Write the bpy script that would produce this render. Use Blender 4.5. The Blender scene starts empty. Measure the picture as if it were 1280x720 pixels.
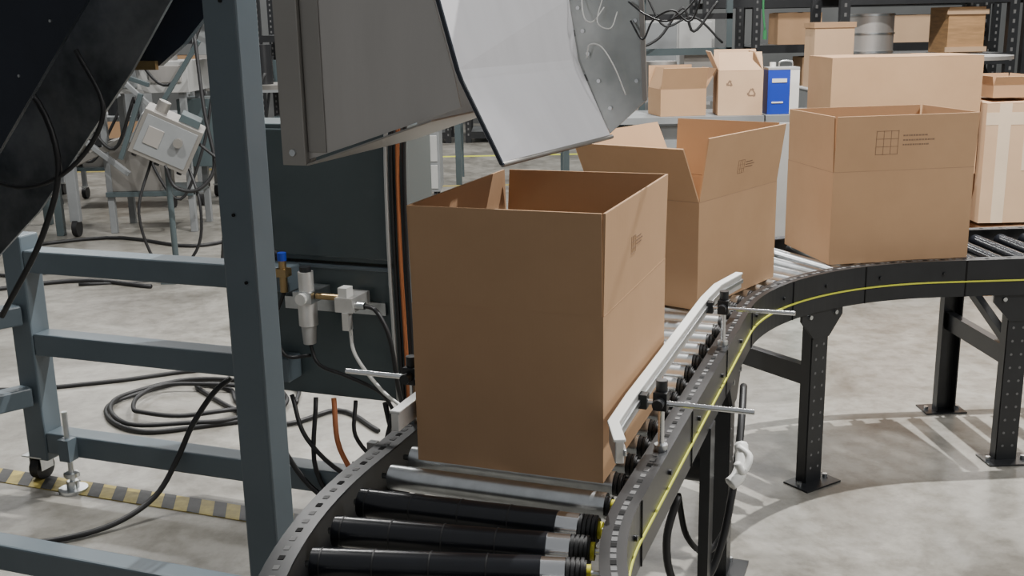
import bpy, bmesh, math, random
from mathutils import Vector, Matrix
random.seed(7)
TH = math.radians(20.3)
PQ = Matrix.Rotation(-TH, 4, 'Z')      # machine / conveyor axes: x=p (across), y=q (along)
ID = Matrix.Identity(4)
S = bpy.context.scene

# ------------------------------------------------------------------ materials
def mat(name, col, rough=0.5, metal=0.0, var=0.0, scale=6.0, bump=0.0, bscale=80.0, stretch=(1,1,1), alpha=None, col2=None, spec=None, coat=0):
    m = bpy.data.materials.new(name); m.use_nodes = True
    nt = m.node_tree; N = nt.nodes; L = nt.links
    b = N['Principled BSDF']
    b.inputs['Base Color'].default_value = (*col, 1)
    b.inputs['Roughness'].default_value = rough
    b.inputs['Metallic'].default_value = metal
    if spec is not None: b.inputs['Specular IOR Level'].default_value = spec
    if coat: b.inputs['Coat Weight'].default_value = coat
    if alpha is not None: b.inputs['Alpha'].default_value = alpha
    tc = N.new('ShaderNodeTexCoord'); mp = N.new('ShaderNodeMapping')
    mp.inputs['Scale'].default_value = stretch
    L.new(tc.outputs['Object'], mp.inputs['Vector'])
    n = N.new('ShaderNodeTexNoise'); n.inputs['Scale'].default_value = scale
    n.inputs['Detail'].default_value = 5; n.inputs['Roughness'].default_value = .6
    L.new(mp.outputs['Vector'], n.inputs['Vector'])
    r = N.new('ShaderNodeValToRGB')
    c2 = col2 if col2 else tuple(c*(1-var) for c in col)
    c1 = col if col2 else tuple(min(1, c*(1+var)) for c in col)
    r.color_ramp.elements[0].position = .32; r.color_ramp.elements[1].position = .68
    r.color_ramp.elements[0].color = (*c2, 1); r.color_ramp.elements[1].color = (*c1, 1)
    L.new(n.outputs['Fac'], r.inputs['Fac']); L.new(r.outputs['Color'], b.inputs['Base Color'])
    if bump > 0:
        n2 = N.new('ShaderNodeTexNoise'); n2.inputs['Scale'].default_value = bscale
        L.new(mp.outputs['Vector'], n2.inputs['Vector'])
        bp = N.new('ShaderNodeBump'); bp.inputs['Strength'].default_value = bump; bp.inputs['Distance'].default_value = .01
        L.new(n2.outputs['Fac'], bp.inputs['Height']); L.new(bp.outputs['Normal'], b.inputs['Normal'])
    return m

M_SLATE = mat('slate_paint', (.10,.128,.148), .38, var=.08, scale=3)
M_SLATE_D = mat('cabinet_paint', (.070,.092,.098), .30, var=.12, scale=2)
M_NAVY = mat('dark_panel', (.016,.020,.030), .25, var=.2, scale=2)
M_BLACK = mat('black_powdercoat', (.015,.016,.018), .35, var=.15, scale=12)
M_RUB = mat('black_rubber', (.012,.012,.013), .5, var=.2)
M_SLEEVE = mat('roller_sleeve', (.009,.010,.013), .22, var=.2, scale=10)
M_CHROME = mat('bright_steel', (.78,.79,.80), .18, 1.0, var=.05, scale=20)
M_GALV = mat('galvanised_steel', (.60,.62,.63), .3, 1.0, var=.1, scale=30)
M_STEEL = mat('brushed_stainless', (.50,.475,.45), .42, .70, var=.04, scale=2, bump=.03, bscale=60, stretch=(8,1,1))
M_STEEL_K = mat('stainless_dark', (.32,.305,.285), .45, .7, var=.06, scale=3)
M_STEEL_L = mat('bright_stainless', (.84,.83,.86), .42, .40, var=.03, scale=3, bump=.015, bscale=60, stretch=(1,8,1))
M_MIRROR = mat('polished_guard', (.60,.62,.60), .16, .7, scale=4, bump=.10, bscale=5, col2=(.24,.26,.25))
M_LOWPLATE = mat('marbled_reflection_plate', (.34,.35,.35), .3, .6, scale=5, col2=(.09,.10,.105), bump=.1, bscale=8)  # marbled reflection on the plate, painted into its base colour
M_YEL = mat('yellow_plastic', (.75,.68,.04), .45)
M_YLINE = mat('yellow_cord', (.60,.62,.06), .5)
M_WHITE = mat('white_plastic', (.72,.72,.69), .4)
M_ALU = mat('aluminium', (.70,.69,.67), .32, .6, var=.08, scale=14)
M_BRASS = mat('brass', (.42,.30,.15), .35, .9)
M_BLUE = mat('blue_plastic', (.015,.05,.42), .35)
M_ORG = mat('orange_cable', (.42,.14,.05), .5)
M_GREYC = mat('grey_paint', (.22,.23,.235), .45, var=.08)
M_LGREY = mat('light_grey_paint', (.40,.40,.39), .45, var=.06)
M_TEAL = mat('pale_teal_board', (.35,.50,.49), .6, var=.05)
M_WOOD = mat('plywood', (.45,.26,.12), .6, var=.2, scale=5, stretch=(1,1,8))
M_TAPE = mat('packing_tape', (.70,.55,.40), .2, var=.04, spec=.7)
M_HAZ_Y = mat('hazard_yellow', (.34,.27,.07), .5, var=.25, scale=30)
M_HAZ_B = mat('hazard_black', (.03,.03,.03), .5, var=.3, scale=30)
M_GREEN = mat('green_cord', (.03,.20,.07), .5)

def cardboard(name, c1, c2):
    m = mat(name, c1, .8, var=.0, scale=3.5, col2=c2, spec=.2)
    nt = m.node_tree; N = nt.nodes; L = nt.links; b = N['Principled BSDF']
    w = N.new('ShaderNodeTexWave'); w.inputs['Scale'].default_value = 45; w.bands_direction='X'
    w.inputs['Distortion'].default_value = .6
    bp = N.new('ShaderNodeBump'); bp.inputs['Strength'].default_value=.015; bp.inputs['Distance'].default_value=.004
    tc = N.new('ShaderNodeTexCoord'); L.new(tc.outputs['Object'], w.inputs['Vector'])
    L.new(w.outputs['Fac'], bp.inputs['Height']); L.new(bp.outputs['Normal'], b.inputs['Normal'])
    return m
M_CARD = cardboard('cardboard', (.475,.298,.172), (.43,.266,.152))
M_CARD_L = cardboard('cardboard_light', (.60,.41,.26), (.55,.37,.235))
M_CREASE = mat('cardboard_crease', (.35,.215,.125), .85, var=.1)
M_INK = mat('printed_ink', (.22,.14,.088), .7)

# ------------------------------------------------------------------ mesh builder
class MB:
    def __init__(s, M=ID): s.M=M; s.v=[]; s.f=[]; s.mi=[]; s.sm=[]; s.mats=[]
    def m(s, mt):
        if mt not in s.mats: s.mats.append(mt)
        return s.mats.index(mt)
    def add(s, vs, fs, mt, smooth=False):
        o=len(s.v); k=s.m(mt)
        s.v += [s.M @ Vector(v) for v in vs]
        for f in fs: s.f.append([o+i for i in f]); s.mi.append(k); s.sm.append(smooth)
    def box(s,x0,x1,y0,y1,z0,z1,mt):
        s.add([(x,y,z) for x in(x0,x1) for y in(y0,y1) for z in(z0,z1)],
              [(0,1,3,2),(4,6,7,5),(0,4,5,1),(2,3,7,6),(0,2,6,4),(1,5,7,3)],mt)
    def obox(s,O,u,v,w,mt):
        O,u,v,w=map(Vector,(O,u,v,w))
        s.add([O+u*i+v*j+w*k for i in(0,1) for j in(0,1) for k in(0,1)],
              [(0,1,3,2),(4,6,7,5),(0,4,5,1),(2,3,7,6),(0,2,6,4),(1,5,7,3)],mt)
    def beam(s,a,b,w,h,mt,up=(0,0,1)):
        a,b=Vector(a),Vector(b); d=(b-a); dn=d.normalized(); up=Vector(up)
        if abs(dn.dot(up))>.95: up=Vector((0,1,0))
        r=dn.cross(up).normalized(); u=r.cross(dn)
        s.obox(a-r*w/2-u*h/2,d,r*w,u*h,mt)
    def cyl(s,a,b,r,mt,n=16,r2=None):
        a,b=Vector(a),Vector(b); r2=r if r2 is None else r2
        d=(b-a).normalized(); t=Vector((0,0,1)) if abs(d.z)<.9 else Vector((1,0,0))
        x=d.cross(t).normalized(); y=d.cross(x)
        ring=lambda c,R:[c+x*R*math.cos(2*math.pi*i/n)+y*R*math.sin(2*math.pi*i/n) for i in range(n)]
        s.add(ring(a,r)+ring(b,r2),[(i,(i+1)%n,n+(i+1)%n,n+i) for i in range(n)],mt,True)
        s.add(ring(a,r),[tuple(range(n))],mt); s.add(ring(b,r2),[tuple(range(n))],mt)
    def tube(s,pts,r,mt,n=8,sub=6):
        P=[Vector(p) for p in pts]
        if sub>1 and len(P)>2:
            Q=[]; E=[P[0]*2-P[1]]+P+[P[-1]*2-P[-2]]
            for i in range(1,len(E)-2):
                for j in range(sub):
                    t=j/sub; a,b,c,d=E[i-1],E[i],E[i+1],E[i+2]
                    Q.append(.5*((2*b)+(c-a)*t+(2*a-5*b+4*c-d)*t*t+(3*b-a-3*c+d)*t**3))
            Q.append(P[-1]); P=Q
        vs=[]; x=None
        for i,p in enumerate(P):
            d=(P[min(i+1,len(P)-1)]-P[max(i-1,0)]).normalized()
            if x is None:
                t=Vector((0,0,1)) if abs(d.z)<.9 else Vector((1,0,0)); x=d.cross(t).normalized()
            x=(x-d*x.dot(d)).normalized(); y=d.cross(x)
            vs+=[p+x*r*math.cos(2*math.pi*k/n)+y*r*math.sin(2*math.pi*k/n) for k in range(n)]
        fs=[(i*n+k,i*n+(k+1)%n,(i+1)*n+(k+1)%n,(i+1)*n+k) for i in range(len(P)-1) for k in range(n)]
        fs+=[tuple(range(n)),tuple((len(P)-1)*n+k for k in range(n))]
        s.add(vs,fs,mt,True)
    def prism(s,poly,ext,mt):
        P=[Vector(p) for p in poly]; e=Vector(ext); n=len(P)
        s.add(P+[p+e for p in P],[tuple(range(n)),tuple(range(2*n-1,n-1,-1))]+[(i,(i+1)%n,n+(i+1)%n,n+i) for i in range(n)],mt)
    def obj(s,name,parent=None,bevel=0):
        me=bpy.data.meshes.new(name); me.from_pydata([tuple(v) for v in s.v],[],s.f)
        for m_ in s.mats: me.materials.append(m_)
        for i,p in enumerate(me.polygons): p.material_index=s.mi[i]; p.use_smooth=s.sm[i]
        bm=bmesh.new(); bm.from_mesh(me); bmesh.ops.recalc_face_normals(bm,faces=bm.faces); bm.to_mesh(me); bm.free()
        o=bpy.data.objects.new(name,me); S.collection.objects.link(o)
        if parent: o.parent=parent
        if bevel:
            b=o.modifiers.new('bevel','BEVEL'); b.width=bevel; b.segments=2; b.limit_method='ANGLE'; b.angle_limit=math.radians(50)
        return o
def empty(name):
    e=bpy.data.objects.new(name,None); S.collection.objects.link(e); e.empty_display_size=.1; return e

# ------------------------------------------------------------------ floor & walls
fm = bpy.data.materials.new('polished_concrete'); fm.use_nodes=True
nt=fm.node_tree; N=nt.nodes; L=nt.links; b=N['Principled BSDF']
tc=N.new('ShaderNodeTexCoord')
n1=N.new('ShaderNodeTexNoise'); n1.inputs['Scale'].default_value=1.3; n1.inputs['Detail'].default_value=9; n1.inputs['Roughness'].default_value=.70; n1.inputs['Distortion'].default_value=.8
n2=N.new('ShaderNodeTexNoise'); n2.inputs['Scale'].default_value=11; n2.inputs['Detail'].default_value=7; n2.inputs['Roughness'].default_value=.7
L.new(tc.outputs['Object'],n1.inputs['Vector']); L.new(tc.outputs['Object'],n2.inputs['Vector'])
r1=N.new('ShaderNodeValToRGB'); r1.color_ramp.elements[0].position=.36; r1.color_ramp.elements[1].position=.62
r1.color_ramp.elements[0].color=(.165,.155,.135,1); r1.color_ramp.elements[1].color=(.325,.312,.280,1)
r2=N.new('ShaderNodeValToRGB'); r2.color_ramp.elements[0].position=.36; r2.color_ramp.elements[1].position=.56
r2.color_ramp.elements[0].color=(.70,.69,.67,1); r2.color_ramp.elements[1].color=(1,1,1,1)
mx=N.new('ShaderNodeMixRGB'); mx.blend_type='MULTIPLY'; mx.inputs[0].default_value=1
L.new(n1.outputs['Fac'],r1.inputs['Fac']); L.new(n2.outputs['Fac'],r2.inputs['Fac'])
L.new(r1.outputs['Color'],mx.inputs[1]); L.new(r2.outputs['Color'],mx.inputs[2]); L.new(mx.outputs['Color'],b.inputs['Base Color'])
rr=N.new('ShaderNodeMapRange'); rr.inputs['To Min'].default_value=.20; rr.inputs['To Max'].default_value=.5
L.new(n1.outputs['Fac'],rr.inputs['Value']); L.new(rr.outputs['Result'],b.inputs['Roughness'])
f=MB(); f.box(-9,10,-3,18,-.1,0,fm); f.obj('floor')
M_WALL=mat('wall_paint',(.13,.135,.135),.7,var=.15,scale=1)
w=MB(); w.box(-9,10,18,18.2,0,5,M_WALL); w.obj('wall_back')
w=MB(); w.box(-9.2,-9,-3,18.2,0,5,M_WALL); w.obj('wall_left')
w=MB(); w.box(10,10.2,-3,18.2,0,5,M_WALL); w.obj('wall_right')
t=MB(); t.box(-1.6,1.6,13.4,13.5,0,.003,M_YLINE); t.box(-1.6,1.6,10.9,10.97,0,.003,M_HAZ_Y); t.box(-5.5,-2.2,12.6,12.7,0,.003,M_HAZ_Y); t.obj('yellow_floor_line')
t=MB(PQ); x=-3.6
t.box(-3.6,-1.55,2.80,2.90,0,.003,M_HAZ_Y)
while x<-1.62:
    t.prism([(x,2.80,.003),(x+.05,2.80,.003),(x-.01,2.90,.003),(x-.06,2.90,.003)] if x>-3.54 else [(x,2.80,.003),(x+.05,2.8,.003),(x+.02,2.9,.003),(x,2.9,.003)],(0,0,.001),M_HAZ_B); x+=.105
t.obj('hazard_floor_tape')

# ------------------------------------------------------------------ cardboard boxes
def carton(name, pos, yaw, W, Lg, H, F, ang, inset=.004, card=M_CARD, prints=(), tape=(), crease=M_CREASE):
    """ang: outward lean of flaps (front,right,back,left) deg from vertical"""
    M=Matrix.Translation(pos)@Matrix.Rotation(math.radians(yaw),4,'Z')
    e=empty(name)
    T=.005
    sides=[(Vector((0,0,0)),Vector((1,0,0)),Vector((0,-1,0)),W),(Vector((W,0,0)),Vector((0,1,0)),Vector((1,0,0)),Lg),
           (Vector((W,Lg,0)),Vector((-1,0,0)),Vector((0,1,0)),W),(Vector((0,Lg,0)),Vector((0,-1,0)),Vector((-1,0,0)),Lg)]
    body=MB(M); body.box(T,W-T,T,Lg-T,0,T,card)
    for i,(O,u,n,ln) in enumerate(sides):
        a=T if i%2 else 0
        body.obox(O+u*a,u*(ln-2*a),-n*T,Vector((0,0,H)),card)
        body.obox(O+u*a+Vector((0,0,H-.001))+n*.0003,u*(ln-2*a),-n*.0008,Vector((0,0,.002)),crease)
    body.obj('body',e)
    names=['flap_front','flap_right','flap_back','flap_left']
    for i,(O,u,n,ln) in enumerate(sides):
        A=math.radians(ang[i]); up=Vector((0,0,1))
        wv=up*math.cos(A)+n*math.sin(A); nn=n*math.cos(A)-up*math.sin(A)
        ins=inset[i] if isinstance(inset,(list,tuple)) else (inset,inset)
        fl=MB(M); O2=O+up*(H+.001)
        fl.prism([O2+u*.002,O2+u*(ln-.002),O2+u*(ln-ins[1])+wv*F,O2+u*ins[0]+wv*F],-nn*T,card)
        for pr in prints:
            if pr[0]!=i: continue
            _,u0,w0,sc=pr
            def q(ua,ub,wa,wb): fl.obox(O2+u*(u0+ua*sc)+wv*(w0+wa*sc)+nn*.0002,u*(ub-ua)*sc,wv*(wb-wa)*sc,nn*.0006,M_INK)
            g=.0013
            for k in range(4):
                x=k*.027; q(x,x+g,0,.083)
            for k in range(4):
                x=k*.027; q(0,.083,x,x+g)
            random.seed(3)
            for r_ in range(3):
                x=.10
                while x<.19+(.02 if r_==1 else 0):
                    wd=random.uniform(.003,.010); q(x,x+wd,.030+r_*.016,.035+r_*.016); x+=wd+.003
        fl.obj(names[i],e)
    if tape:
        tp=MB(M)
        for k in tape: tp.box(*k,M_TAPE)
        tp.obj('packing_tape',e)
    return e

BW,BL,BH,BF=.384,.529,.326,.19
def pq(p,q,z=0): return PQ@Vector((p,q,z))
carton('cardboard_box',pq(-.887,1.836,.7505),-20.3,BW,BL,BH,BF,(0.5,1.2,1,1),
       inset=[(.001,.003),(.001,.001),(.003,.012),(.006,.001)],prints=((1,.20,.075,.42),),crease=M_CARD)
h2=38.5; c2=Vector((math.cos(math.radians(h2)),-math.sin(math.radians(h2)),0))
p2=Vector((.548,3.141,.7505))-c2*(BW-.008)
carton('cardboard_box',p2,-h2,BW,BL,BH,BF,(30,8,3,24),prints=((1,.22,.06,.50),))
ya=math.radians(9)
carton('cardboard_box',Vector((1.118,3.716,.7505))+Vector((-math.sin(ya),math.cos(ya),0))*BW,9-90,BW,BL,BH,BF,(1,2.5,3,1),prints=((1,.15,.055,1.0),))

# ------------------------------------------------------------------ conveyor
conv=empty('roller_conveyor')
ZT=.765; R1=1.1; C1=Vector((.40,1.75)); R2=1.19; C2=Vector((.49,3.14))
A1=math.radians(38); B2=math.radians(67)
L1=A1*R1; L2=3.14-1.75; L3=B2*R2; L4=1.7; LT=L1+L2+L3+L4
def path(s):
    if s<L1:
        a=A1-s/R1; return C1+R1*Vector((-math.cos(a),-math.sin(a))), Vector((-math.sin(a),math.cos(a)))
    s-=L1
    if s<L2: return Vector((-.70,1.75+s)), Vector((0,1))
    s-=L2
    if s<=L3:
        a=s/R2; return C2+R2*Vector((-math.cos(a),math.sin(a))), Vector((math.sin(a),math.cos(a)))
    s-=L3; a=B2
    return C2+R2*Vector((-math.cos(a),math.sin(a)))+Vector((math.sin(a),math.cos(a)))*s, Vector((math.sin(a),math.cos(a)))
def at(s,o,z):
    P,h=path(s); r=Vector((h.y,-h.x)); Q=P+r*o; return Vector((Q.x,Q.y,z))
def samples(s0,s1,step=.04):
    n=max(1,int((s1-s0)/step)); return [s0+(s1-s0)*i/n for i in range(n+1)]
def sweep(mb,s0,s1,o0,o1,z0,z1,mt,step=.04):
    ss=samples(s0,s1,step); vs=[]
    for s_ in ss: vs+=[at(s_,o0,z0),at(s_,o1,z0),at(s_,o1,z1),at(s_,o0,z1)]
    fs=[]
    for i in range(len(ss)-1):
        for k in range(4): fs.append((4*i+k,4*i+(k+1)%4,4*i+4+(k+1)%4,4*i+4+k))
    e=4*(len(ss)-1); fs+=[(0,1,2,3),(e,e+1,e+2,e+3)]
    mb.add(vs,fs,mt)
M_HOLE=mat('hole_dark',(.002,.002,.002),.9)
M_HOLEL=mat('hole_light',(.12,.12,.12),.6)
for nm,sg in(('side_frame_left',-1),('side_frame_right',1)):
    fr=MB(PQ)
    def sw(a,b_,z0,z1,mt,s0=0,s1=LT):
        sweep(fr,s0,s1,sg*a,sg*b_,z0,z1,mt)
    sw(.245,.29,ZT-.004,ZT,M_BLACK); sw(.284,.29,ZT-.13,ZT-.004,M_BLACK); sw(.25,.284,ZT-.13,ZT-.126,M_BLACK)
    s_=.02; k=0
    while s_<LT:
        c=at(s_,sg*.268,ZT); P,h=path(s_); h3=Vector((h.x,h.y,0)); r3=Vector((h.y,-h.x,0))
        fr.obox(c-h3*.007-r3*.005,h3*.014,r3*.010,Vector((0,0,.0008)),M_HOLEL if k%3 else M_HOLE)
        if k%12==0:
            cc=at(s_,sg*.290,ZT-.045); fr.cyl(cc,cc+r3*sg*.006,.006,M_BLACK,8)
        if k%18==9:
            cc=at(s_,sg*.2905,ZT-.13); fr.obox(cc-h3*.002,h3*.004,r3*sg*.002,Vector((0,0,.13)),M_HOLE)
        s_+=.0265; k+=1
    if sg==1:
        sweep(fr,0,LT,.2905,.294,ZT-.078,ZT-.073,M_YLINE)
    fr.obj(nm,conv)
rl=MB(PQ); rl2=MB(PQ)
def near_roller(s_):
    P,h=path(s_); r3=Vector((h.y,-h.x,0)); c=Vector((P.x,P.y,.75-.0275)); rad=.0275
    rl.cyl(c-r3*.235,c+r3*.150,rad,M_SLEEVE,24)
    for o in(-.22,-.13,-.035,.06): rl.cyl(c+r3*o,c+r3*(o+.0025),rad+.0006,M_RUB,24)
    rl.cyl(c+r3*.150,c+r3*.190,rad-.001,M_CHROME,24)
    for o in(.192,.200,.208,.216): rl.cyl(c+r3*o,c+r3*(o+.005),rad-.001,M_RUB,20)
    rl.cyl(c+r3*.190,c+r3*.225,rad-.005,M_RUB,20)
    rl.cyl(c+r3*.225,c+r3*.232,.016,M_YEL,14)
    rl.cyl(c-r3*.248,c+r3*.248,.006,M_GALV,8)
for k in range(6): near_roller(L1-.062-.1*k)
s_=L1+.045; k=0
while s_<LT-.03:
    P,h=path(s_); r3=Vector((h.y,-h.x,0)); c=Vector((P.x,P.y,.75-.025)); rad=.025
    rl2.cyl(c-r3*.228,c+r3*(.215 if k==0 else .205),rad,M_SLEEVE if s_>L1+L2+L3*.9 else M_GALV,24)
    if k:
        for o in(.207,.216): rl2.cyl(c+r3*o,c+r3*(o+.006),rad-.002,M_RUB,18)
    rl2.cyl(c+r3*.205,c+r3*.225,rad-.006,M_RUB,14)
    rl2.cyl(c+r3*.225,c+r3*.232,.014,M_YEL if k==0 else M_RUB,14)
    rl2.cyl(c-r3*.248,c+r3*.248,.006,M_GALV,8)
    s_+=.10; k+=1
rl.obj('sleeved_rollers',conv); rl2.obj('steel_rollers',conv)
def leg(mb,s_,o,ztop=.636):
    P,h=path(s_); h3=Vector((h.x,h.y,0)); r3=Vector((h.y,-h.x,0)); c=at(s_,o,0)
    up=Vector((0,0,1)); sg=1 if o>0 else -1
    W=.075
    mb.obox(c-h3*W/2+up*.006,h3*W,r3*.005*sg,up*(ztop-.006),M_BLACK)
    for k in(-1,1): mb.obox(c+h3*(k*W/2-.0025)+up*.006,h3*.005,-r3*.04*sg,up*(ztop-.006),M_BLACK)
    mb.obox(c-h3*.085-r3*.055,h3*.17,r3*.11,up*.006,M_BLACK)
    for k in(-1,1): mb.cyl(c+h3*.065*k+up*.006,c+h3*.065*k+up*.018,.009,M_GALV,8)
    mb.prism([c-h3*.10+up*ztop,c+h3*.10+up*ztop,c+h3*.10+up*(ztop-.03),c+h3*W*.5+up*(ztop-.10),c-h3*W*.5+up*(ztop-.10),c-h3*.10+up*(ztop-.03)],r3*sg*.010,M_BLACK)
    z=.06
    while z<ztop-.05:
        for k in(-1,1): mb.cyl(c+h3*.018*k+up*z+r3*sg*.0045,c+h3*.018*k+up*z+r3*sg*.0058,.005,M_HOLEL,8)
        z+=.05
    for k in(-.07,.07): mb.cyl(c+h3*k*.9+up*(ztop-.018)+r3*sg*.010,c+h3*k*.9+up*(ztop-.018)+r3*sg*.017,.008,M_GALV,8)
lg=MB(PQ)
S_LEGS=[.15,L1+(2.95-1.75),L1+L2+R2*math.radians(36.8),L1+L2+L3+.30,L1+L2+L3+1.5]
for s_ in S_LEGS:
    leg(lg,s_,.270); leg(lg,s_,-.270)
    a=at(s_,-.262,.39); b_=at(s_,.262,.39); lg.beam(a,b_,.035,.07,M_BLACK)
    a=at(s_,-.245,.66); b_=at(s_,.245,.66); lg.beam(a,b_,.04,.045,M_BLACK)
lg.beam(at(S_LEGS[3],.255,.42),at(S_LEGS[3]-.0,-.255,.62),.03,.03,M_BLACK)
lg.obj('support_legs',conv)
mo=MB(PQ)
mo.cyl((-.62,2.55,.52),(-.42,2.55,.52),.055,M_BLACK,20); mo.box(-.66,-.60,2.49,2.61,.46,.65,M_BLACK)
mo.box(-.43,-.405,2.46,2.52,.20,.64,M_BLACK)
mo.tube([(-.385,2.86,.62),(-.372,2.75,.58),(-.366,2.66,.50),(-.372,2.60,.40),(-.385,2.56,.30),(-.41,2.52,.22),(-.45,2.47,.20),(-.49,2.43,.25),(-.50,2.42,.36),(-.48,2.45,.46)],.010,M_RUB)
mo.tube([(-.39,2.90,.60),(-.372,2.72,.52),(-.376,2.66,.40),(-.39,2.62,.30),(-.43,2.58,.25),(-.47,2.52,.32),(-.49,2.50,.44)],.008,M_RUB)
mo.tube([(-.362,2.68,.52),(-.352,2.64,.49),(-.358,2.61,.46),(-.374,2.59,.445)],.018,M_WHITE)
mo.tube([(-.366,2.66,.52),(-.335,2.64,.505),(-.345,2.61,.475),(-.36,2.60,.50)],.010,M_WHITE)
mo.obj('drive_motor_and_cables',conv)
gr=MB(PQ)
pts=[(-.440,1.715,.868),(-.474,1.80,.868),(-.478,1.95,.868),(-.478,2.75,.868),(-.470,2.90,.868),(-.435,3.06,.868)]
def ribbon(mb,pts,th,hh,mt,zo=0):
    P=[Vector(p) for p in pts]; vs=[]
    for i,p in enumerate(P):
        d=(P[min(i+1,len(P)-1)]-P[max(i-1,0)]); d.z=0; d.normalize(); r=Vector((d.y,-d.x,0))
        for (a,b_) in((-th/2,-hh/2),(th/2,-hh/2),(th/2,hh/2),(-th/2,hh/2)): vs.append(p+r*a+Vector((0,0,b_+zo)))
    fs=[(4*i+k,4*i+(k+1)%4,4*i+4+(k+1)%4,4*i+4+k) for i in range(len(P)-1) for k in range(4)]
    e=4*(len(P)-1); fs+=[(0,1,2,3),(e,e+1,e+2,e+3)]; mb.add(vs,fs,mt)
ribbon(gr,pts,.016,.042,M_ALU)
ribbon(gr,[(a+.010,b_,c) for a,b_,c in pts],.006,.012,M_GALV)
ribbon(gr,[(a,b_,c) for a,b_,c in pts],.022,.006,M_WHITE,.022)
ptl=[(-.905,1.775,.850),(-.905,1.95,.850),(-.905,2.75,.850),(-.915,2.9,.850),(-.955,3.06,.850)]
ribbon(gr,ptl,.016,.038,M_ALU); ribbon(gr,ptl,.022,.006,M_ALU,.020)
gr.obj('guide_rails',conv,.002)
br=MB(PQ)
for q_ in(1.998,2.75):
    for sg,pc in((1,-.428),(-1,-.972)):
        br.cyl((pc,q_,ZT),(pc,q_,ZT+.145),.0065,M_CHROME,12)
        br.cyl((pc,q_,ZT),(pc,q_,ZT+.012),.014,M_GALV,8); br.cyl((pc,q_,ZT-.02),(pc,q_,ZT),.012,M_GALV,6)
        br.box(pc-.014,pc+.014,q_-.018,q_+.010,.852,.890,M_BLACK)
        br.cyl((pc,q_,.890),(pc,q_,.912),.012,M_BLACK,12)
        br.cyl((pc,q_-.018,.871),(pc,q_-.040,.871),.011,M_BLACK,12)
        br.cyl((pc,q_+.010,.871),(pc,q_+.03,.871),.013,M_BLACK,6)
        x0=-.478 if sg>0 else -.905; x1=-.245 if sg>0 else -1.125
        br.cyl((x0,q_-.012,.868),(x1,q_-.012,.868),.0055,M_CHROME,12)
        xb=pc-sg*.035; br.box(xb-.010,xb+.010,q_-.022,q_+.002,.854,.884,M_BLACK)
br.obj('guide_rail_brackets',conv,.0015)

# ------------------------------------------------------------------ packing machine frame
mf=empty('packing_machine')
fr=MB(PQ); w2=.044
def post(p,q,z0,z1): fr.box(p-w2,p+w2,q-w2,q+w2,z0,z1,M_SLATE)
post(-1.457,2.143,.05,2.6); post(-3.30,2.143,.05,2.6)
post(-2.898,2.885,.09,.92)
h=.04
for z,xe in((.83,-1.80),(.53,-1.82),(.16,-1.62)): fr.box(-2.854,xe,2.845,2.925,z-h,z+h,M_SLATE)
fr.box(-3.256,-1.501,2.108,2.178,.12,.20,M_SLATE)
for z in(.64,.34): fr.beam((-3.25,2.15,z),(-2.90,2.842,z),.07,.07,M_SLATE)
fr.box(-3.4,-.95,2.103,2.183,2.25,2.33,M_SLATE); fr.box(-1.497,-1.417,2.187,2.9,2.25,2.33,M_SLATE)
fr.obj('frame',mf,.006)
bt=MB(PQ)
for p_,z_ in((-1.45,1.66),(-1.46,1.18),(-1.44,1.02)): bt.cyl((p_,2.0985,z_),(p_,2.0945,z_),.004,M_HOLE,10)
bt.cyl((-2.737,2.825,.03),(-2.737,2.825,.30),.010,M_GALV,12); bt.cyl((-2.737,2.825,0),(-2.737,2.825,.012),.05,M_GALV,20)
bt.cyl((-2.737,2.825,.012),(-2.737,2.825,.04),.022,M_GALV,6); bt.cyl((-2.737,2.825,.055),(-2.737,2.825,.07),.028,M_GALV,6); bt.box(-2.76,-2.715,2.80,2.845,.12,.20,M_SLATE)
for p_,q_ in((-2.93,2.885),(-3.30,2.143),(-1.457,2.143)):
    bt.cyl((p_-.018,q_,.045),(p_+.018,q_,.045),.045,M_RUB,20)
    for k in(-.026,.024): bt.box(p_+k,p_+k+.003,q_-.03,q_+.03,.04,.10,M_GALV)
    bt.box(p_-.045,p_+.045,q_-.045,q_+.045,.095,.10,M_GALV)
bt.obj('feet_and_casters',mf)
ip=MB(PQ)
ip.prism([(-3.2,2.20,.35),(-2.241,2.20,1.298),(-1.902,2.20,1.674),(-1.55,2.20,2.06),(-1.55,2.20,2.3),(-3.2,2.20,2.3)],(0,.012,0),M_NAVY)
ip.prism([(-3.2,2.50,.33),(-2.601,2.50,.937),(-2.423,2.50,1.081),(-2.039,2.50,1.485),(-1.883,2.50,1.678),(-1.5,2.50,2.15),(-1.9,2.5,2.2),(-3.3,2.5,.75)],(0,.01,0),M_LOWPLATE)
ip.prism([(-2.30,2.60,1.50),(-2.02,2.60,1.50),(-1.93,2.60,1.56),(-1.80,2.60,1.68),(-1.45,2.60,2.1),(-2.3,2.6,2.1)],(0,.02,0),M_NAVY)
for i in range(4):
    t_=i/3; ip.cyl((-2.26+.36*t_,2.20,1.36+.40*t_),(-2.26+.36*t_,2.197,1.36+.40*t_),.004,M_GALV,8)
ip.box(-2.12,-2.02,2.585,2.598,1.49,1.515,M_BRASS)
ip.tube([(-2.6,2.48,.75),(-2.38,2.46,1.02),(-2.29,2.46,1.25),(-2.40,2.47,1.46),(-2.7,2.48,1.5)],.009,M_RUB)
ip.tube([(-2.7,2.48,1.22),(-2.45,2.46,1.16),(-2.25,2.46,1.22),(-2.12,2.47,1.38),(-2.20,2.48,1.55)],.007,M_RUB)
ip.obj('inclined_infeed_panels',mf)

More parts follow.
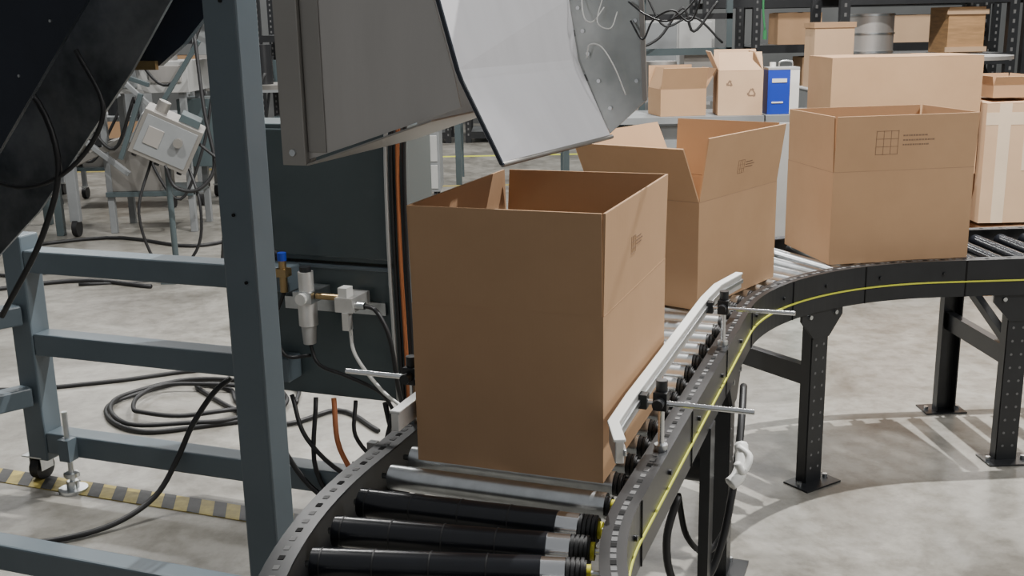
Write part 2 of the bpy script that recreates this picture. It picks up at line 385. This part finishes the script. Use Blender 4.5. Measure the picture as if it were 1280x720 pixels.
cb=MB(PQ)
cb.box(-2.077,-1.423,2.93,3.13,.88,1.31,M_SLATE_D)
cb.box(-2.077,-1.395,2.93,3.10,.43,.87,M_SLATE_D)
cb.box(-2.06,-1.44,2.922,2.93,.895,1.295,M_SLATE_D)
cb.box(-2.07,-1.44,2.920,2.93,.858,.872,M_SLATE)
cb.box(-1.45,-1.405,2.90,2.928,.43,1.33,M_SLATE_D)
cb.obj('control_cabinet',mf,.004)
av=MB(PQ)
Q=2.82
av.box(-1.86,-1.50,2.915,2.929,.72,.76,M_GALV)
av.cyl((-1.80,Q,.90),(-1.80,Q,.925),.014,M_BLUE,14); av.cyl((-1.80,Q,.80),(-1.80,Q,.90),.012,M_BRASS,12); av.box(-1.82,-1.78,Q-.018,Q+.018,.85,.875,M_BRASS)
av.cyl((-1.72,Q,.80),(-1.72,Q,.87),.024,M_ALU,16); av.cyl((-1.72,Q,.70),(-1.72,Q,.80),.030,M_ALU,16); av.cyl((-1.72,Q,.64),(-1.72,Q,.70),.020,M_LGREY,14,.024); av.box(-1.752,-1.688,Q-.03,Q+.09,.775,.81,M_GALV); av.cyl((-1.72,Q,.87),(-1.72,Q,.885),.018,M_BLACK,12)
av.cyl((-1.72,Q-.03,.79),(-1.72,Q-.042,.79),.018,M_WHITE,16)
av.cyl((-1.685,Q,.795),(-1.60,Q,.795),.010,M_BRASS,10)
av.box(-1.61,-1.55,Q-.025,Q+.09,.755,.80,M_ALU); av.box(-1.60,-1.57,Q-.02,Q+.02,.80,.83,M_WHITE); av.cyl((-1.55,Q,.775),(-1.52,Q,.775),.012,M_GALV,10); av.box(-1.585,-1.565,Q-.03,Q,.70,.755,M_ALU)
av.tube([(-1.52,Q,.775),(-1.47,2.80,.765),(-1.43,2.80,.68),(-1.42,2.82,.52),(-1.40,2.84,.36),(-1.45,2.86,.22)],.007,M_RUB)
av.tube([(-1.575,Q,.70),(-1.55,2.80,.62),(-1.47,2.80,.52),(-1.40,2.80,.47)],.006,M_WHITE)
av.tube([(-1.72,Q,.64),(-1.68,2.80,.58),(-1.58,2.80,.55),(-1.48,2.82,.50),(-1.44,2.84,.42)],.006,M_RUB)
av.tube([(-1.80,Q,.80),(-1.83,2.8,.70),(-1.80,2.80,.60),(-1.72,2.82,.60)],.006,M_RUB)
av.tube([(-1.80,Q,.90),(-1.86,2.82,.96),(-1.92,2.84,.98),(-1.98,2.88,.90),(-2.0,2.89,.75)],.008,M_RUB)
av.obj('air_regulator_and_valves',mf)
hs=MB(PQ)
for k,(dx,mt_) in enumerate(((0,M_ORG),(-.02,M_RUB),(.022,M_RUB),(-.038,M_LGREY))):
    hs.tube([(-1.30+dx*.5,2.70,1.62),(-1.38+dx,2.84,1.40),(-1.42+dx,2.885,1.25),(-1.425+dx,2.885,.95),(-1.42+dx,2.885,.60),(-1.42+dx,2.885,.42),(-1.44+dx*2,2.90,.20+.03*k)],.0065,mt_)
hs.tube([(-1.95,2.90,.43),(-1.85,2.84,.25),(-1.70,2.82,.12),(-1.50,2.86,.10),(-1.30,2.95,.22),(-1.25,3.0,.42)],.009,M_RUB)
hs.tube([(-1.85,2.90,.43),(-1.78,2.86,.30),(-1.62,2.84,.20),(-1.45,2.88,.22),(-1.38,2.93,.40)],.008,M_RUB)
hs.tube([(-1.76,2.90,.43),(-1.74,2.84,.20),(-1.60,2.82,.06),(-1.45,2.84,.14),(-1.36,2.93,.40)],.008,M_RUB)
hs.tube([(-1.70,2.91,.43),(-1.66,2.86,.28),(-1.56,2.85,.17),(-1.46,2.88,.24),(-1.43,2.92,.40)],.009,M_ORG)
hs.tube([(-1.62,2.91,.43),(-1.60,2.86,.33),(-1.52,2.86,.27),(-1.48,2.9,.42)],.007,M_RUB)
hs.tube([(-1.52,2.92,.43),(-1.50,2.93,.25),(-1.55,2.95,.1),(-1.62,3.05,.012)],.009,M_RUB)
hs.box(-1.60,-1.57,2.93,2.96,.12,.28,M_GREYC)
hs.obj('hoses',mf)
cc=MB(); cc.tube([(-2.6,3.22,.013),(-2.0,3.17,.013),(-1.67,3.16,.013),(-1.48,3.19,.013),(-1.33,3.28,.02),(-1.22,3.38,.07),(-1.15,3.43,.18),(-1.09,3.44,.30),(-1.02,3.47,.40),(-.96,3.49,.45)],.010,M_RUB); cc.obj('power_cable',mf)

# discharge chute : plate runs slightly skew to the conveyor
ch=MB(PQ); qa,qb=1.865,2.385
prof=[(-.708,1.350),(-.783,1.500),(-.790,1.518),(-.826,1.650),(-.95,2.25)]
SK=[.070,.076,.077,.092,.10]
for i in range(4):
    a,b_=prof[i],prof[i+1]; sa,sb=SK[i],SK[i+1]
    v=[]
    for off in(0,-.004):
        v+=[(a[0]+off,qa,a[1]),(b_[0]+off,qa,b_[1]),(b_[0]+sb+off,qb,b_[1]),(a[0]+sa+off,qb,a[1])]
    ch.add(v,[(0,1,2,3),(4,5,6,7),(0,1,5,4),(1,2,6,5),(2,3,7,6),(3,0,4,7)],M_STEEL_L)
e_=[(-.700,1.346)]+[(a+.006,b_) for a,b_ in prof[1:]]; inn=[(a-.007,b_) for a,b_ in reversed(e_)]
ch.prism([(a,qa-.006,b_) for a,b_ in e_+inn],(0,.007,0),M_NAVY)
ch.cyl((-.704,qa,1.346),(-.704+.07,qb,1.346),.005,M_STEEL_K,8)
ch.prism([(-1.115,qa+.002,1.345),(-.785,qa+.002,1.450),(-.797,qa+.002,1.51),(-.834,qa+.002,1.65),(-.958,qa+.002,2.25),(-1.115,qa+.002,2.25)],(0,.004,0),M_STEEL)
ch.prism([(-1.115,qb-.006,1.345),(-.72,qb-.006,1.457),(-.73,qb-.006,1.513),(-.77,qb-.006,1.65),(-.90,qb-.006,2.25),(-1.115,qb-.006,2.25)],(0,.004,0),M_STEEL)
ch.obj('discharge_chute',mf)
c3=MB(PQ)
c3.box(-1.165,-1.113,qa-.012,qa+.03,1.335,2.25,M_STEEL_K); c3.box(-1.112,-1.072,qa-.001,qa+.002,1.36,2.25,M_STEEL_K)
c3.prism([(-1.113,qa-.010,1.338),(-.84,qa-.010,1.428),(-.84,qa+.5,1.428),(-1.113,qa+.5,1.338)],(0,0,-.004),M_STEEL_K)
c3.cyl((-1.14,qa-.012,1.36),(-1.14,qa-.016,1.36),.007,M_GALV,8)
c3.obj('chute_housing',mf,.002)
g=MB(PQ)
g.prism([(-.640,qb+.004,1.352),(-.555,qb+.004,1.428),(-.568,qb+.004,1.70),(-.57,qb+.004,2.2),(-.86,qb+.004,2.2),(-.735,qb+.004,1.65),(-.708,qb+.004,1.513)],(0,.006,0),M_MIRROR)
g.prism([(-.563,qb-.004,1.428),(-.553,qb-.004,1.428),(-.566,qb-.004,1.70),(-.576,qb-.004,1.70)],(0,.008,0),M_STEEL_K)
for (p_,z_) in ((-.638,1.41),(-.665,1.47),(-.690,1.53),(-.702,1.58),(-.713,1.63),(-.578,1.47),(-.582,1.60)):
    g.cyl((p_,qb+.004,z_),(p_,qb-.002,z_),.0045,M_CHROME,8)
g.tube([(-.60,qb-.01,1.44),(-.62,qb-.03,1.50),(-.65,qb-.03,1.545),(-.68,qb-.02,1.55),(-.69,qb-.01,1.52)],.0014,M_WHITE)
g.tube([(-.65,qb-.01,1.63),(-.67,qb-.03,1.60),(-.69,qb-.03,1.61),(-.70,qb-.01,1.66),(-.68,qb-.02,1.72)],.0014,M_WHITE)
g.tube([(-.62,qb-.01,1.62),(-.63,qb-.03,1.585),(-.66,qb-.03,1.60),(-.65,qb-.01,1.66)],.0012,M_WHITE)
g.tube([(-.59,qb-.01,1.60),(-.56,qb-.02,1.56),(-.54,qb-.01,1.60),(-.50,qb,1.62),(-.46,qb+.02,1.60),(-.42,qb,1.72)],.0022,M_RUB)
g.tube([(-.595,qb-.01,1.64),(-.55,qb-.02,1.61),(-.50,qb-.01,1.60),(-.44,qb,1.66),(-.40,qb,1.80)],.002,M_RUB)
g.obj('side_guard_plate',mf)
sp=MB(PQ); sp.box(-1.3,-.5,2.14,2.18,2.2,2.30,M_SLATE); sp.obj('chute_support_beam',mf)

# ------------------------------------------------------------------ floor cables
cc=MB(); random.seed(5)
loop=[]
for k in range(34):
    a=k*.62; rx=.44-.0055*k+random.uniform(-.05,.05); ry=.33-.004*k+random.uniform(-.05,.05)
    loop.append((-1.40+rx*math.cos(a)+.05*math.sin(k*.35),4.45+ry*math.sin(a),.011+.012*((k//10)%3)+random.uniform(0,.004)))
cc.tube(loop+[(-1.0,4.2,.012),(-.75,4.35,.012),(-.55,4.1,.012)],.010,M_RUB)
cc.tube([(-3.2,4.95,.01),(-2.4,4.72,.01),(-1.9,4.80,.01),(-1.5,4.95,.01),(-1.1,4.9,.01),(-.7,5.1,.01)],.010,M_RUB)
cc.obj('coiled_cable')
cc=MB(); cc.tube([(-5.5,8.2,.014),(-4.2,7.9,.014),(-3.2,8.4,.014),(-2.4,8.0,.014),(-2.0,8.5,.014)],.014,M_RUB)
cc.tube([(-5.0,6.8,.014),(-3.8,6.5,.014),(-2.9,6.9,.014),(-2.3,6.7,.014)],.014,M_RUB)
cc.tube([(-4.6,7.3,.014),(-3.9,7.5,.014),(-3.4,7.1,.014),(-2.6,7.4,.014),(-2.0,7.2,.014),(-1.6,7.5,.014)],.012,M_RUB); cc.obj('floor_cable')

# ------------------------------------------------------------------ background right
wb=empty('workbench'); m_=MB()
m_.box(.7,1.62,6.9,7.5,.96,1.0,M_GREYC)
for x in(.74,1.55):
    for y in(6.94,7.42): m_.box(x,x+.05,y,y+.05,0,.96,M_SLATE_D)
m_.box(.75,1.58,6.95,7.4,.55,.58,M_SLATE_D); m_.box(.79,1.55,6.96,6.98,.58,.94,M_GREYC); m_.obj('bench',wb)
m_=MB(); m_.box(1.64,2.3,6.95,7.45,.0,1.0,M_GREYC); m_.box(1.66,2.28,6.94,6.95,.05,.95,M_LGREY); m_.obj('storage_cabinet',None,.005)
carton('cardboard_box',Vector((.97,6.96,1.001)),8,.30,.30,.17,.14,(20,30,5,-20),card=M_CARD)
bxB=carton('cardboard_box',Vector((1.335,6.96,1.001)),-4,.28,.28,.28,.13,(-30,-25,20,25),card=M_CARD_L)
mk=MB(Matrix.Translation((1.335,6.96,1.001))@Matrix.Rotation(math.radians(-4),4,'Z'))
for cx,cz,r in((.21,.14,.032),(.07,.20,.018)):
    P3=[Vector((cx+r*math.cos(math.radians(90+120*i)),-.0008,cz+r*math.sin(math.radians(90+120*i)))) for i in range(3)]
    for i in range(3):
        a,b_=P3[i],P3[(i+1)%3]; d=(b_-a); a2=a+d*.12; b2=a+d*.72
        mk.beam(a2,b2,.001,.008,M_INK); dn=d.normalized(); pn=Vector((-dn.z,0,dn.x))
        mk.prism([b2+pn*.011,b2-pn*.011,b2+dn*.014],(0,-.0006,0),M_INK)
mk.obj('recycling_symbol',bxB)
CX=-.085
cn=MB(Matrix.Translation((CX,0,0))); cn.box(1.74,1.88,6.98,7.11,1.001,1.28,M_BLUE); cn.box(1.881,1.94,6.98,7.11,1.001,1.28,M_WHITE); cn.box(1.74,1.94,6.978,7.112,1.28,1.295,M_LGREY)
cn.cyl((1.78,7.04,1.295),(1.78,7.04,1.325),.02,M_WHITE,12); cn.tube([(1.82,7.04,1.295),(1.83,7.04,1.33),(1.90,7.04,1.33),(1.91,7.04,1.295)],.005,M_GALV); cn.box(1.765,1.86,6.976,6.9785,1.20,1.225,M_WHITE); cn.box(1.765,1.84,6.976,6.9785,1.07,1.08,M_WHITE)
cn.obj('solvent_can',None,.004)
pl=empty('pallet'); m_=MB()
for i in range(5): m_.box(1.82,3.7,6.1+i*.16,6.21+i*.16,.10,.12,M_WOOD)
for x in(1.83,2.7,3.58): m_.box(x,x+.1,6.1,6.85,0,.10,M_WOOD)
m_.obj('boards',pl)
carton('cardboard_box',Vector((1.84,6.15,.121)),0,.80,.50,.56,.24,(-89,-89,-89,-89),card=M_CARD)
carton('cardboard_box',Vector((1.82,6.17,.71)),0,.85,.48,.665,.24,(-89.5,-89.5,-89.5,-89.5),card=M_CARD)
carton('cardboard_box',Vector((2.70,6.12,.121)),0,.90,.60,.28,.28,(-88,-88,-88,-88),card=M_CARD_L)
carton('cardboard_box',Vector((2.69,6.12,.43)),0,.76,.60,.68,.28,(-89,-89,-89,-89),card=M_CARD_L,tape=((-.001,.76,-.0012,0,.56,.63),(.07,.14,-.0016,0,0,.68),(.42,.49,-.0016,0,.05,.68),(.22,.27,-.002,0,.3,.68)))
carton('cardboard_box',Vector((2.75,6.2,1.135)),3,.26,.34,.07,.05,(20,10,5,10),card=M_CARD)
carton('cardboard_box',Vector((3.05,6.22,1.135)),-2,.30,.34,.03,.05,(10,10,5,10),card=M_CARD_L)
tb=MB(); tb.box(1.58,1.74,5.95,5.99,0,1.04,M_TEAL)
for z in(.1,.5,.9): tb.box(1.59,1.73,5.99,6.03,z,z+.03,M_GREYC)
tb.obj('foam_board_stand')

def rack(name,x0,x1,y0,y1,H,shelves,um=M_BLACK):
    e=empty(name); m_=MB()
    for x in(x0,x1-.08):
        for y in(y0,y1-.06):
            m_.box(x,x+.08,y,y+.06,0,H,um)
            z=.1
            while z<H: m_.box(x+.03,x+.05,y-.002,y,z,z+.03,M_HOLEL); z+=.075
        m_.beam((x+.04,y0+.05,.3),(x+.04,y1-.05,1.2),.03,.03,um); 
    for z in shelves:
        m_.box(x0+.08,x1-.08,y0,y0+.05,z-.09,z,um); m_.box(x0+.08,x1-.08,y1-.05,y1,z-.09,z,um)
        m_.box(x0+.08,x1-.08,y0+.05,y1-.05,z-.03,z,M_GREYC)
    m_.obj('frame_and_shelves',e); return e
rack('storage_rack',2.70,4.15,9,9.9,2.6,(.15,1.29,1.78))
rack('storage_rack',4.2,6.2,9,9.9,2.6,(.15,1.0,1.78))
rack('storage_rack',2.05,2.65,11.6,12.5,2.6,(.15,1.25,1.80))
rack('storage_rack',2.8,5.6,12.6,13.5,2.6,(.15,.8,1.3,1.80))
rack('storage_rack',-3.4,-.8,15,15.9,2.6,(.15,.9,1.5))
rack('storage_rack',-7,-3.6,15,15.9,2.6,(.15,.9,1.5))
rack('storage_rack',-.6,1.6,15,15.9,2.6,(.15,.9,1.5))
m_=MB(); m_.box(2.32,2.66,8.4,8.75,.0,1.05,M_GREYC); m_.box(2.30,2.68,8.38,8.77,1.05,1.07,M_LGREY); m_.obj('pedestal_cabinet',None,.01)
m_=MB(); m_.box(2.34,2.64,8.42,8.70,1.071,1.52,M_CARD_L); m_.box(2.33,2.65,8.41,8.71,1.52,1.56,M_CARD); m_.obj('archive_box')
m_=MB(); m_.cyl((3.05,9.4,1.291),(3.05,9.4,1.62),.22,M_STEEL,28); 
for z in(1.3,1.45,1.6): m_.cyl((3.05,9.4,z),(3.05,9.4,z+.015),.228,M_GALV,28)
m_.obj('steel_drum')
m_=MB(); m_.box(3.62,3.92,9.1,9.5,1.291,1.66,M_WOOD); m_.box(3.60,3.94,9.08,9.1,1.30,1.34,M_CARD_L); m_.box(3.60,3.94,9.08,9.1,1.60,1.64,M_CARD_L); m_.obj('wooden_crate')
m_=MB(); m_.cyl((3.1,7.6,1.30),(3.1,7.6,1.325),.36,M_STEEL,36); m_.cyl((3.1,7.6,.03),(3.1,7.6,1.30),.04,M_GREYC,16); m_.cyl((3.1,7.6,0),(3.1,7.6,.03),.25,M_GREYC,28); m_.obj('round_steel_table')
m_=MB(); m_.box(1.25,1.95,10.4,10.9,.0,1.62,M_LGREY); m_.box(1.28,1.59,10.385,10.4,.05,1.58,M_GREYC); m_.box(1.61,1.92,10.385,10.4,.05,1.58,M_LGREY); m_.box(1.57,1.585,10.37,10.385,.8,1.0,M_BLACK); m_.obj('metal_locker',None,.006)
m_=MB(); m_.tube([(2.0,8.6,2.6),(1.99,8.6,2.0),(1.98,8.6,1.7),(2.0,8.6,1.50)],.008,M_GREEN); m_.cyl((2.0,8.6,1.44),(2.0,8.6,1.51),.015,M_GREEN,12); m_.obj('hanging_pendant_cable')
e=empty('machine_test_stand'); m_=MB()
for x in(.95,1.15,1.9): m_.box(x,x+.05,9.6,9.65,0,1.9,M_SLATE_D)
m_.box(.95,1.95,9.6,9.65,1.30,1.36,M_SLATE_D); m_.box(.95,1.95,9.6,9.65,1.60,1.65,M_BLACK); m_.box(.95,1.95,9.6,10.1,.9,.94,M_GREYC)
m_.cyl((1.35,9.7,.94),(1.35,9.7,1.25),.14,M_STEEL,20); m_.box(1.55,1.85,9.68,9.95,.94,1.3,M_STEEL_K)
m_.tube([(1.0,9.55,1.7),(1.1,9.5,1.4),(1.3,9.5,1.45),(1.5,9.5,1.7),(1.6,9.5,1.5),(1.8,9.5,1.75)],.012,M_RUB)
m_.tube([(1.2,9.55,1.8),(1.35,9.5,1.55),(1.6,9.5,1.62),(1.85,9.5,1.4)],.010,M_RUB)
m_.obj('stand',e)

# ------------------------------------------------------------------ background left / centre
m_=MB(); m_.box(-.98,-.64,9.9,10.4,.10,.66,M_GREYC); m_.box(-.96,-.66,9.885,9.9,.13,.35,M_LGREY); m_.box(-.96,-.66,9.885,9.9,.38,.62,M_LGREY); m_.box(-.99,-.63,9.89,10.41,.66,.69,M_SLATE_D)
for x in(-.93,-.69):
    for y in(9.95,10.35): m_.cyl((x-.015,y,.05),(x+.015,y,.05),.05,M_RUB,14)
m_.obj('tool_cabinet',None,.005)
m_=MB(); m_.box(-.95,-.72,9.95,10.3,.691,.80,M_BLUE); m_.obj('blue_bin',None,.01)
m_=MB()
for x in(-.55,.55):
    for y in(11.0,11.6): m_.box(x,x+.06,y,y+.06,0,.75,M_SLATE_D)
m_.box(-.55,.61,11.0,11.05,.70,.80,M_GREYC); m_.box(-.55,.61,11.61,11.66,.70,.80,M_GREYC)
for i in range(9): m_.cyl((-.48+i*.125,11.05,.77),(-.48+i*.125,11.61,.77),.035,M_GALV,12)
m_.obj('roller_table')
def cart(name,x,y,w,d,h,top=M_LGREY,seed=1):
    e=empty(name); k=MB()
    for a in(x,x+w-.04):
        for c_ in(y,y+d-.04):
            k.box(a,a+.04,c_,c_+.04,.12,h,M_GREYC); k.cyl((a+.0,c_+.02,.06),(a+.04,c_+.02,.06),.06,M_RUB,16); k.box(a-.01,a+.05,c_-.01,c_+.05,.11,.125,M_GALV)
    k.box(x,x+w,y,y+d,h,h+.04,top); k.box(x+.04,x+w-.04,y+.02,y+d-.02,.35,.38,M_SLATE_D); k.obj('frame',e)
    random.seed(seed); k=MB(); xx=x+.06
    while xx<x+w-.25:
        wd=random.uniform(.12,.24); hh=random.uniform(.1,.4); mt_=random.choice([M_STEEL_K,M_GREYC,M_SLATE_D,M_BLACK,M_STEEL])
        if random.random()<.5: k.box(xx,xx+wd,y+.1,y+.4,h+.04,h+.04+hh,mt_)
        else: k.cyl((xx+wd/2,y+.25,h+.04),(xx+wd/2,y+.25,h+.04+hh),wd/2,mt_,16)
        if .38+hh<h: k.box(xx,xx+wd,y+.1,y+.4,.38,.38+hh*.8,random.choice([M_SLATE_D,M_STEEL_K,M_BLACK]))
        xx+=wd+.04
    k.tube([(x+.1,y-.02,h+.2),(x+.2,y-.05,h-.2),(x+.4,y-.06,h-.35),(x+.6,y-.04,h-.05),(x+.7,y,h+.15)],.014,M_RUB)
    k.obj('machine_parts',e); return e
cart('steel_cart',-4.2,9.9,1.1,.7,.80,M_GREYC,3); cart('steel_cart',-2.9,10.0,1.0,.6,1.05,M_STEEL_K,5); cart('steel_cart',-5.8,10.2,1.3,.7,.9,M_GREYC,9); cart('steel_cart',-3.6,12.2,1.6,.7,.9,M_GREYC,12)
e=empty('control_box_stand'); m_=MB(Matrix.Translation((-2.20,7.0,.92))@Matrix.Rotation(math.radians(28),4,'Y')@Matrix.Rotation(math.radians(12),4,'Z'))
m_.box(-.19,.19,-.12,.12,-.15,.15,M_STEEL_K); m_.box(-.165,.165,-.126,-.12,-.125,.125,M_GREYC); m_.box(-.20,-.19,-.10,.10,-.10,.10,M_GREYC)
m_.box(-.13,-.03,-.132,-.126,-.06,.06,M_STEEL); m_.cyl((.07,-.126,.03),(.07,-.16,.03),.03,M_STEEL_K,12)
m_.cyl((-.1,-.02,.15),(-.1,-.02,.22),.04,M_STEEL_K,12); m_.box(.02,.15,-.08,.08,.15,.20,M_SLATE_D)
for x in(-.15,.0,.15): m_.cyl((x,0,-.15),(x,0,-.19),.018,M_BLACK,10)
m_.obj('control_box',e,.006)
m_=MB(); m_.cyl((-2.22,7.0,.02),(-2.22,7.0,.82),.02,M_SLATE_D,12); m_.box(-2.5,-1.95,6.95,7.05,0,.05,M_SLATE_D); m_.box(-2.27,-2.17,6.8,7.3,0,.05,M_SLATE_D)
m_.tube([(-2.1,7.0,.80),(-2.0,6.9,.5),(-2.05,6.9,.2),(-2.3,6.9,.012),(-2.8,6.8,.012)],.010,M_RUB)
m_.tube([(-2.32,7.0,.78),(-2.4,6.9,.45),(-2.3,6.9,.1),(-2.0,6.8,.012)],.010,M_RUB)
m_.tube([(-2.2,6.9,.76),(-2.15,6.9,.62),(-2.0,6.9,.60),(-1.9,6.95,.75),(-1.95,7.0,1.1),(-2.0,7.1,1.6)],.012,M_RUB)
m_.tube([(-2.0,6.95,.9),(-1.8,6.9,.7),(-1.85,6.9,.4),(-1.9,6.9,.05)],.010,M_RUB); m_.obj('stand',e)
e=empty('workshop_machine'); m_=MB()
m_.box(-3.3,-2.5,8.6,9.2,1.12,1.36,M_LGREY); m_.box(-3.28,-2.9,8.59,8.6,1.16,1.34,M_GREYC); m_.box(-2.8,-2.55,8.58,8.6,1.2,1.33,M_STEEL)
for x in(-3.25,-2.6):
    for y in(8.65,9.1): m_.box(x,x+.05,y,y+.05,0,1.12,M_GREYC)
m_.box(-3.25,-2.55,8.62,9.15,.30,.34,M_SLATE_D); m_.box(-3.2,-2.8,8.65,9.0,.34,.75,M_STEEL_K); m_.cyl((-3.2,8.8,1.36),(-3.2,8.8,2.3),.04,M_GALV,14); m_.cyl((-2.75,8.9,1.36),(-2.75,8.9,2.0),.09,M_STEEL,18)
m_.box(-2.7,-2.35,8.9,9.3,.5,1.05,M_SLATE_D); m_.box(-2.5,-2.2,8.8,9.2,1.4,1.7,M_GREYC)
m_.beam((-3.6,8.7,1.75),(-2.2,8.7,1.70),.05,.05,M_GALV); m_.tube([(-3.0,8.6,1.6),(-2.7,8.5,1.2),(-2.5,8.5,1.3),(-2.3,8.6,1.7),(-2.1,8.7,1.4)],.012,M_RUB)
m_.tube([(-3.4,8.5,1.7),(-3.3,8.5,1.0),(-3.1,8.5,.7),(-2.9,8.5,1.1)],.014,M_RUB)
m_.tube([(-2.9,8.5,1.1),(-2.8,8.45,.6),(-2.6,8.45,.3),(-2.4,8.5,.7),(-2.3,8.6,1.2)],.012,M_RUB)
random.seed(11)
for i in range(14):
    a=Vector((random.uniform(-3.5,-2.3),random.uniform(8.3,8.5),random.uniform(.9,1.9))); d=Vector((random.uniform(-.5,.5),0,random.uniform(-.5,.3)))
    m_.beam(a,a+d,.035,.035,random.choice([M_SLATE_D,M_STEEL_K,M_GREYC,M_BLACK]))
m_.obj('body',e,.004)
e=empty('workshop_machine'); m_=MB()
m_.box(-4.7,-3.9,8.4,9.2,.75,1.25,M_GREYC); m_.box(-4.6,-4.0,8.38,8.4,.85,1.15,M_SLATE_D); m_.cyl((-4.3,8.8,1.25),(-4.3,8.8,1.6),.16,M_STEEL,20)
for x in(-4.68,-3.98):
    for y in(8.45,9.1): m_.box(x,x+.06,y,y+.06,0,.75,M_SLATE_D)
m_.beam((-4.9,8.6,1.7),(-3.6,8.6,1.7),.06,.06,M_SLATE_D); m_.box(-4.88,-4.82,8.57,8.63,0,1.7,M_SLATE_D); m_.box(-3.66,-3.60,8.57,8.63,0,1.7,M_SLATE_D)
m_.cyl((-3.5,8.55,.07),(-3.46,8.55,.07),.07,M_RUB,18); m_.box(-3.52,-3.44,8.52,8.58,.12,1.4,M_GREYC)
m_.beam((-3.65,8.6,.5),(-2.7,8.5,.9),.05,.05,M_STEEL_K); m_.beam((-3.65,8.6,1.0),(-3.0,8.5,.5),.04,.04,M_GREYC)
m_.obj('body',e,.004)
for i,(x,y,z,wd,hh) in enumerate([(-6.6,15.1,.151,.6,.5),(-5.6,15.1,.151,.7,.4),(-5.8,15.1,.901,.5,.4),(-4.6,15.1,.901,.6,.35),(-2.9,15.1,.151,.6,.5),(-2.0,15.1,.151,.5,.4),(-2.6,15.1,.901,.5,.35),(-1.6,15.1,.901,.5,.4),(4.5,9.1,1.001,.5,.4),(5.2,9.1,1.001,.6,.5),(4.6,9.1,.151,.6,.5),(3.1,12.7,1.301,.5,.35),(4.2,12.7,1.301,.7,.3),(3.4,12.7,.801,.6,.35)]):
    carton('cardboard_box',Vector((x,y,z)),0,wd,.45,hh,.22,(-88,-88,-88,-88),card=M_CARD if i%2 else M_CARD_L)

# ------------------------------------------------------------------ lights
def area(name,loc,size,power,col=(1,.985,.955)):
    l=bpy.data.lights.new(name,'AREA'); l.energy=power; l.size=size; l.color=col; l.shape='SQUARE'
    o=bpy.data.objects.new(name,l); o.location=loc; S.collection.objects.link(o); return o
area('right_fill_lamp',(1.75,4.5,5.2),.05,560)
area('right_fill_lamp',(-2.4,4.2,5.2),.2,200)
o=area('right_fill_lamp',(4.6,.6,4.6),.7,230); o.rotation_euler=(math.radians(25),math.radians(35),0)  # fill lamp added on the right to brighten the boxes' right sides
for x in(-6,-2,2.5,6.5):
    area('right_fill_lamp',(x,9.5,5.5),.8,160)
    area('right_fill_lamp',(x,14.5,5.5),.8,140)
W=bpy.data.worlds.new('World'); S.world=W; W.use_nodes=True
bg=W.node_tree.nodes['Background']; bg.inputs[0].default_value=(.86,.88,.90,1); bg.inputs[1].default_value=.32

# ------------------------------------------------------------------ camera
cd=bpy.data.cameras.new('camera'); cam=bpy.data.objects.new('camera',cd); S.collection.objects.link(cam)
cd.sensor_width=36; cd.lens=1350*36/1280; cd.clip_start=.05
cam.matrix_world=Matrix.Translation((0,0,1.6))@Matrix.Rotation(math.radians(90-13.78),4,'X')@Matrix.Rotation(-.0195,4,'Z')
S.camera=cam
